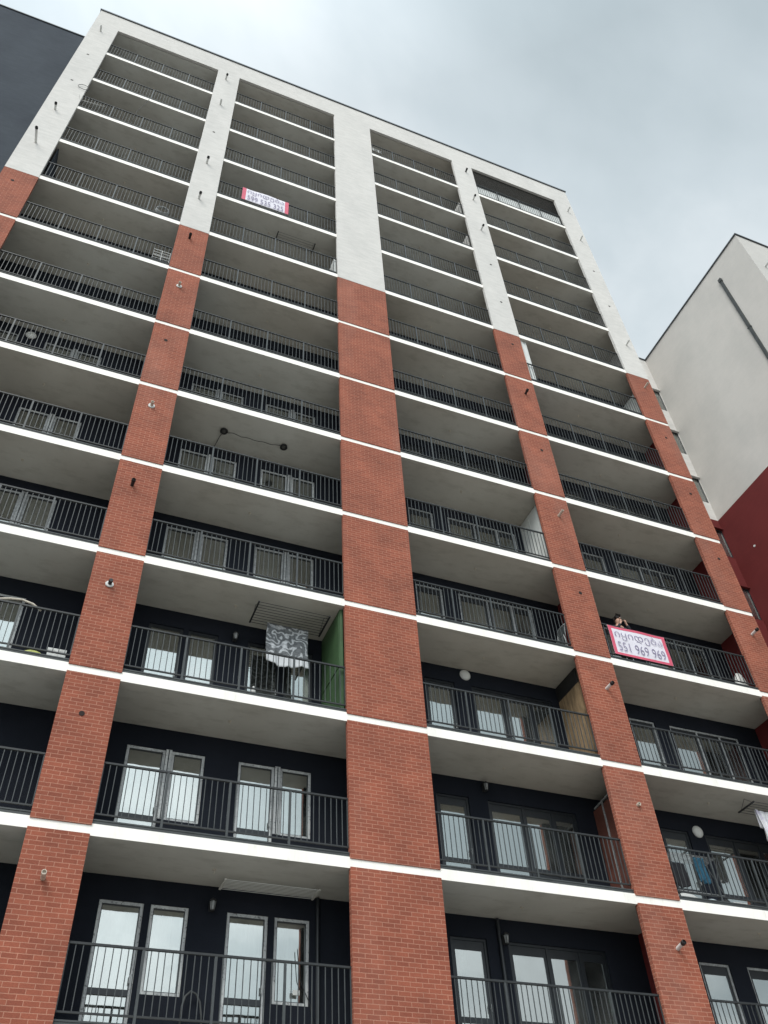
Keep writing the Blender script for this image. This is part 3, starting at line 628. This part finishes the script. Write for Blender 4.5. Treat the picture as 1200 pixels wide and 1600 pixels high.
def banner(loc, w, h, bx, bz, number, label, ink_=ink, off=0.0):
    r = root('sale_banner', label, 'banner', loc, 'for sale banners tied to the balcony railings')
    s = MB(); nx, nz = 30, 12
    def P(u, v, dy=0): return (w * (u - 0.5), dy + 0.012 * sin(u * 9) * v + 0.006 * sin(v * 7 + u * 3), h * v)
    for i in range(nx):
        pass
    s.v = [P(i / nx, j / nz) for j in range(nz + 1) for i in range(nx + 1)]
    s.f = [(j * (nx + 1) + i, j * (nx + 1) + i + 1, (j + 1) * (nx + 1) + i + 1, (j + 1) * (nx + 1) + i) for j in range(nz) for i in range(nx)]; s.mi = [0] * len(s.f)
    o = link('banner_sheet', s.mesh('banner_sheet', bw, True), r); sm = o.modifiers.new('thickness', 'SOLIDIFY'); sm.thickness = 0.003; sm.offset = 1
    s = MB(); U, Vv = bx / w, (bz / h if bz else 0)
    def strip(u0, u1, v0, v1):
        for i in range(20):
            for j in range(8):
                a, b = u0 + (u1 - u0) * i / 20, u0 + (u1 - u0) * (i + 1) / 20; c, d = v0 + (v1 - v0) * j / 8, v0 + (v1 - v0) * (j + 1) / 8
                s.quad(P(a, c, -0.006), P(b, c, -0.006), P(b, d, -0.006), P(a, d, -0.006))
    strip(0, U, 0, 1); strip(1 - U, 1, 0, 1)
    if bz: strip(U, 1 - U, 0, Vv); strip(U, 1 - U, 1 - Vv, 1)
    link('red_border', s.mesh('red_border', red, True), r)
    iw = w - 2 * bx - 0.10; ih = h - 2 * bz
    t1 = text_mesh('\u10d8\u10e7\u10d8\u10d3\u10d4\u10d1\u10d0', 0.3, ink_, 'lettering', iw, ih * 0.40, off); t2 = text_mesh(number, 0.3, ink_, 'lettering', iw * 0.98, ih * 0.36, off)
    link('lettering', t1, r, (0, -0.022, bz + ih * 0.54)); link('phone_number', t2, r, (0, -0.022, bz + ih * 0.08))
    s = MB()
    for x in (-w / 2, w / 2):
        for z in (0.02, h - 0.02): s.tube([(x, -0.005, z), (x * 1.02, 0.035, z + 0.01)], 0.006, 5)
    link('tie_cord', s.mesh('tie_cord', MT['white']), r)
    return r
banner((13.875, 14.640, 13.425), 1.79, 0.94, 0.10, 0.075, '551 969 969', 'white banner with red border reading 551 969 969, lower right', off=-0.004)
banner((2.785, 14.640, 31.33), 1.78, 0.96, 0.14, 0.0, '599 535 325', 'white banner with red ends high on the left bay, number starting 599', off=-0.003)

# ------------------------------------------------------------------ netting over the top right balcony
r = root('bird_net', 'dark bird netting stretched over the topmost right balcony', 'net', (15.12, 14.72, LV[11] + 1.15))
s = MB(); W_, H_ = 4.68, TOP - LV[11] - 1.17; st = 0.085
x = -H_
while x < W_:
    for sg in (1, -1):
        a0 = max(0, -x); a1 = min(H_, W_ - x)
        if a1 > a0:
            xa, xb = x + a0, x + a1
            if sg < 0: xa, xb = W_ - xa, W_ - xb
            s.bar((xa - W_ / 2, 0.004 * sg, a0), (xb - W_ / 2, 0.004 * sg, a1), 0.0065)
    x += st
link('net_mesh', s.mesh('net_mesh', MT['black']), r)
s = MB(); s.bar((-W_ / 2, 0, H_ - 0.005), (W_ / 2, 0, H_ - 0.005), 0.02); s.bar((-W_ / 2, 0, 0.0), (W_ / 2, 0, 0.0), 0.02); link('border_cord', s.mesh('border_cord', MT['black']), r)

# ------------------------------------------------------------------ small things on the balconies
def solo(name, mb, mat, loc, label, cat, smooth=False): return link(name, mb.mesh(name, mat, smooth), loc=loc, label=label, category=cat)
s = MB(); s.tube([(-1.2 + 0.0, 0.25, 0.35), (-0.75, 0.0, 0.92), (-0.42, -0.02, 1.10), (-0.1, 0, 1.21), (0.12, 0, 1.235), (0.32, 0.02, 1.20), (0.50, 0.05, 1.10)], 0.022, 8)
solo('flexible_hose', s, MT['cream'], (-1.22, 14.72, LV[1] + 0.10), 'pale bent hose arching over the railing at the left edge', 'hose', True)
s = MB(); s.tube([(0.0, 0, 0), (0.01, 0, 0.30), (0.05, 0, 0.45), (0.13, 0, 0.53), (0.22, 0, 0.50), (0.30, 0, 0.38), (0.34, 0, 0.18), (0.36, 0, 0)], 0.018, 8)
solo('bent_hose', s, MT['strip'], (3.05, 15.90, LV[-1] + 0.50), 'dark hose bent into an arch between the lowest left windows', 'hose', True)
def sack(name, w, d, h, seed):
    rnd = random.Random(seed); s = MB(); n, m = 16, 8; a = [rnd.uniform(0, 6) for _ in range(4)]
    for j in range(m + 1):
        v = j / m; rr = (sin(pi * (0.12 + 0.82 * v)) ** 0.6)
        for i in range(n):
            t = 2 * pi * i / n; k_ = 1 + 0.10 * sin(3 * t + a[0] + 2 * v) + 0.06 * sin(5 * t + a[1] + 5 * v); s.v.append((w / 2 * rr * k_ * cos(t), d / 2 * rr * k_ * sin(t), h * v))
    for j in range(m):
        for i in range(n): s.f.append((j * n + i, j * n + (i + 1) % n, (j + 1) * n + (i + 1) % n, (j + 1) * n + i)); s.mi.append(0)
    s.f.append(tuple(range(n))[::-1]); s.mi.append(0); s.f.append(tuple(m * n + i for i in range(n))); s.mi.append(0)
    return s
FL = lambda k: LV[k] + 0.056
solo('yellow_sack', sack('s', 0.40, 0.16, 0.22, 1), plain('yellow_green_plastic', (0.50, 0.52, 0.16), 0.5, 0.2, 12), (-0.66, 14.86, FL(1) + 0.03), 'crumpled yellow green sack at the foot of the left railing', 'bag', True)
s = MB(); s.box(-0.17, 0.17, -0.1, 0.1, 0, 0.28); s.box(-0.175, 0.175, -0.105, 0.105, 0.24, 0.29); s.box(-0.03, 0.03, -0.107, -0.1, 0.0, 0.24)
solo('storage_box', s, MT['white'], (-0.24, 14.98, FL(1) + 0.12), 'white lidded box on the floor right of the yellow sack', 'box')
s = MB(); s.lathe([(0.0, 0), (0.05, 0), (0.05, 0.14), (0.022, 0.19), (0.022, 0.22), (0, 0.22)], (0, 0, 0), 'z', 14)
solo('plastic_bottle', s, MT['white'], (3.66, 14.95, FL(1) + 0.20), 'white bottle behind the railing below the blanket, near the middle window', 'bottle', True)
s = MB(); s.box(-0.05, 0.05, -0.04, 0.04, 0, 0.10); s.box(-0.03, 0.03, -0.045, 0.045, 0.10, 0.12)
solo('small_box', s, MT['white'], (4.60, 14.86, FL(1) + 0.10), 'small white box at the foot of the railing under the blanket', 'box')
solo('plastic_bag', sack('s', 0.62, 0.24, 0.26, 4), MT['white'], (13.22, 14.92, FL(0)), 'large white plastic bag on the floor beside the brick pier', 'bag', True)
solo('plastic_bag', sack('s', 0.44, 0.20, 0.20, 5), plain('pale_blue_plastic', (0.50, 0.58, 0.62), 0.45, 0.1, 8), (13.86, 14.90, FL(0)), 'pale blue plastic bag below the blue towel', 'bag', True)
solo('shoe_pile_bag', sack('s', 0.30, 0.20, 0.22, 6), MT['black'], (14.2, 14.88, FL(0)), 'small black bag right of the pale blue one', 'bag', True)
s = MB(); s.box(-0.17, 0.17, -0.12, 0.12, 0, 0.17); s.box(-0.175, 0.175, -0.125, 0.125, 0.15, 0.18)
solo('foam_box', s, MT['white'], (14.55, 14.95, FL(0)), 'white foam box below the railing right of the small black bag', 'box')
# folded chair against the pier
r = root('folded_chair', 'grey folded metal chair leaning at the right end of a balcony', 'chair', (11.62, 14.86, FL(2)))
s = MB()
for y in (0, 0.36): s.tube([(0.0, y, 0), (0.10, y, 0.55), (0.16, y, 1.0)], 0.013, 8); s.tube([(0.14, y, 0), (0.05, y, 0.62)], 0.012, 8)
s.tube([(0.16, 0, 1.0), (0.17, 0.18, 1.03), (0.16, 0.36, 1.0)], 0.013, 8); link('chair_frame', s.mesh('chair_frame', MT['greyframe'], True), r)
s = MB(); s.box(0.12, 0.14, 0.02, 0.34, 0.72, 0.95); link('backrest', s.mesh('backrest', MT['strip']), r)
s = MB(); s.box(0.03, 0.055, 0.02, 0.34, 0.2, 0.6); link('seat', s.mesh('seat', MT['strip']), r)
# outdoor AC units and a coiled hose up on the left bay
r = root('wire_shelf', 'small white wire shelf behind the railing, topmost brick storey left', 'shelf', (-0.28, 14.98, FL(6) + 0.82))
s = MB()
for z in (0.02, 0.17, 0.32):
    for y in (-0.1, 0.1): s.bar((-0.26, y, z), (0.26, y, z), 0.018)
    for x in (-0.26, 0.26): s.bar((x, -0.1, z), (x, 0.1, z), 0.018)
link('wire_tray', s.mesh('wire_tray', MT['white']), r)
s = MB()
for x in (-0.26, 0.0, 0.26):
    for y in (-0.1, 0.1): s.bar((x, y, -0.82), (x, y, 0.34), 0.016)
link('upright', s.mesh('upright', MT['white']), r)
s = MB()
for q in range(4):
    s.tube([((0.20 + 0.008 * q) * cos(t * pi / 12), -0.04 + 0.025 * q, 0.25 + (0.20 + 0.008 * q) * sin(t * pi / 12)) for t in range(25)], 0.014, 6, cap=False)
solo('coiled_hose', s, MT['greyframe'], (-0.62, 14.80, FL(7) + 0.42), 'grey coiled hose hung inside the railing, lowest white storey left', 'hose', True)
# tv aerial on the left pier
r = root('tv_aerial', 'thin tv aerial standing at the white corner pier', 'aerial', (-4.55, 14.66, 33.2))
s = MB(); s.tube([(0, 0, -0.95), (0, 0, 1.75)], 0.018, 8); link('mast', s.mesh('mast', MT['black'], True), r)
s = MB(); s.tube([(-0.1, 0, 1.55), (0.95, -0.1, 1.50)], 0.010, 6)
for i in range(9): x = 0.02 + i * 0.11; s.tube([(x, -0.20 + 0.008 * i, 1.55 - 0.004 * i), (x, 0.16 - 0.008 * i, 1.55 - 0.004 * i)], 0.006, 5)
link('antenna', s.mesh('antenna', MT['white'], True), r)
s = MB(); s.tube([(-4.45, 14.60, LV[9] + 2.85)] + [(-4.56 + 0.20 * cos(0.9 + t * pi / 8), 14.545, 35.72 + 0.20 * sin(0.9 + t * pi / 8)) for t in range(15)] + [(-4.42, 14.60, 35.35)], 0.010, 6)
solo('loose_cable', s, MT['strip'], (0, 0, 0), 'loose cable looped on the white corner pier near the top', 'cable', True)
s = MB(); s.tube([(-2.25, 14.60, LV[10] - 0.05), (-2.35, 14.60, LV[9] + 2.2), (-2.5, 14.62, LV[9] + 1.5), (-2.55, 14.64, LV[9] + 0.4)], 0.008, 6)
solo('loose_cable', s, MT['black'], (0, 0, 0), 'thin black cable dangling down the top left balconies', 'cable', True)
# small clutter under the banner
solo('foam_wrap', sack('s', 0.30, 0.12, 0.10, 11), MT['white'], (13.15, 14.72, FL(2)), 'white foam wrap below the phone banner at the brick pier', 'packaging', True)
solo('white_sack', sack('s', 0.38, 0.3, 1.05, 12), MT['white'], (17.75, 15.35, FL(2)), 'tall white sack at the right end of the bannered balcony', 'sack', True)
# pale bars on the top balcony of the third bay
s = MB(); s.bar((-0.2, 0, 0.05), (0.28, 0, 0.0), 0.02); s.bar((-0.2, 0, 0.20), (0.28, 0, 0.14), 0.02); s.bar((-0.12, 0, -0.04), (-0.12, 0, 0.26), 0.02); s.bar((0.14, 0, -0.05), (0.14, 0, 0.22), 0.02)
solo('wall_bracket', s, MT['white'], (7.58, 14.63, LV[11] + 0.45), 'white metal bracket tied to the top railing right of the wide white pier', 'bracket')

# ------------------------------------------------------------------ the person leaning on the railing
def skin_obj(name, verts, edges, radii, mat, parent, sub=2, rootv=0):
    me = bpy.data.meshes.new(name); me.from_pydata(verts, edges, []); me.materials.append(mat)
    o = link(name, me, parent); md = o.modifiers.new('skin', 'SKIN'); md.use_smooth_shade = True
    for i, r_ in enumerate(radii): me.skin_vertices[0].data[i].radius = (r_, r_) if not isinstance(r_, tuple) else r_
    me.skin_vertices[0].data[rootv].use_root = True
    sb = o.modifiers.new('smooth', 'SUBSURF'); sb.levels = sub; sb.render_levels = sub; return o
skinm = plain('skin', (0.50, 0.29, 0.21), 0.55, 0.05, 8); hairm = plain('dark_hair', (0.022, 0.016, 0.013), 0.55, 0.3, 30); shirt = plain('dark_shirt_cloth', (0.025, 0.027, 0.034), 0.9, 0.15, 10)
pr_ = root('person', 'dark haired person in dark clothes leaning on the railing above the phone banner', 'person', (13.62, 14.98, FL(2)))
# local: z up, facing -y ; standing height about 1.70
bv = [(0, 0, 0.92), (0, 0.0, 1.08), (0, -0.02, 1.26), (0, -0.03, 1.40), (0, -0.05, 1.475), (0, -0.085, 1.56), (0, -0.09, 1.66)]
be = [(0, 1), (1, 2), (2, 3), (3, 4), (4, 5), (5, 6)]; brd = [(0.155, 0.11), (0.13, 0.10), (0.16, 0.11), (0.12, 0.085), 0.052, (0.078, 0.088), (0.07, 0.082)]
def limb(start, pts, rad):
    p = start
    for q, r_ in zip(pts, rad): bv.append(q); brd.append(r_); be.append((p, len(bv) - 1)); p = len(bv) - 1
    return p
for sx in (-1, 1):
    limb(0, [(0.09 * sx, 0.0, 0.86), (0.10 * sx, -0.01, 0.47), (0.10 * sx, 0.02, 0.09), (0.11 * sx, -0.12, 0.035)], [0.085, 0.055, 0.038, 0.03])
    wr = limb(3, [(0.17 * sx, -0.03, 1.37), (0.19 * sx, -0.22, 1.21), (0.09 * sx, -0.26, 1.37)], [0.052, 0.038, 0.025])
    hand = limb(wr, [(0.075 * sx, -0.265, 1.42)], [(0.026, 0.016)])
    for q in range(4):
        a = (q - 1.5) * 0.014
        limb(hand, [((0.070 + a) * sx, -0.268, 1.465), ((0.066 + a) * sx, -0.262, 1.495 - abs(a) * 0.4), ((0.060 + a) * sx, -0.245, 1.512 - abs(a) * 0.6)], [0.009, 0.0085, 0.0075])
    limb(wr, [((0.085) * sx - 0.02 * sx, -0.285, 1.40), (0.045 * sx, -0.29, 1.435)], [0.010, 0.0085])
skin_obj('body', bv, be, brd, skinm, pr_)
# face details
s = MB(); s.lathe([(0, -0.012), (0.010, -0.008), (0.012, 0), (0.008, 0.008), (0, 0.012)], (-0.030, -0.168, 1.635), 'z', 10); s.lathe([(0, -0.012), (0.010, -0.008), (0.012, 0), (0.008, 0.008), (0, 0.012)], (0.030, -0.168, 1.635), 'z', 10)
link('eye', s.mesh('eye', MT['black'], True), pr_)
s = MB(); s.tube([(0, -0.170, 1.645), (0, -0.190, 1.605), (0, -0.175, 1.595)], [0.008, 0.014, 0.010], 8); link('nose', s.mesh('nose', skinm, True), pr_)
s = MB(); s.tube([(-0.026, -0.160, 1.565), (0, -0.172, 1.562), (0.026, -0.160, 1.565)], [0.003, 0.007, 0.003], 8); link('mouth', s.mesh('mouth', plain('lips', (0.36, 0.12, 0.10), 0.5), True), pr_)
hv = [(0, -0.075, 1.735), (0, -0.02, 1.70), (0, 0.01, 1.62), (0, 0.015, 1.53), (0, -0.115, 1.725)]
skin_obj('hair', hv, [(0, 1), (1, 2), (2, 3), (0, 4)], [(0.088, 0.060), (0.088, 0.075), (0.082, 0.065), (0.06, 0.035), (0.075, 0.03)], hairm, pr_)
cvt = [(0, 0, 0.92), (0, 0.0, 1.08), (0, -0.02, 1.26), (0, -0.03, 1.405), (-0.17, -0.03, 1.37), (-0.19, -0.22, 1.21), (-0.105, -0.255, 1.345), (0.17, -0.03, 1.37), (0.19, -0.22, 1.21), (0.105, -0.255, 1.345)]
skin_obj('shirt', cvt, [(0, 1), (1, 2), (2, 3), (3, 4), (4, 5), (5, 6), (3, 7), (7, 8), (8, 9)], [(0.175, 0.13), (0.15, 0.12), (0.18, 0.13), (0.135, 0.10), 0.066, 0.050, 0.040, 0.066, 0.050, 0.040], shirt, pr_)
tvv = [(0, 0, 0.93), (0.09, 0, 0.86), (0.10, -0.01, 0.47), (0.10, 0.02, 0.11), (-0.09, 0, 0.86), (-0.10, -0.01, 0.47), (-0.10, 0.02, 0.11)]
skin_obj('trousers', tvv, [(0, 1), (1, 2), (2, 3), (0, 4), (4, 5), (5, 6)], [(0.17, 0.12), 0.10, 0.07, 0.055, 0.10, 0.07, 0.055], shirt, pr_)
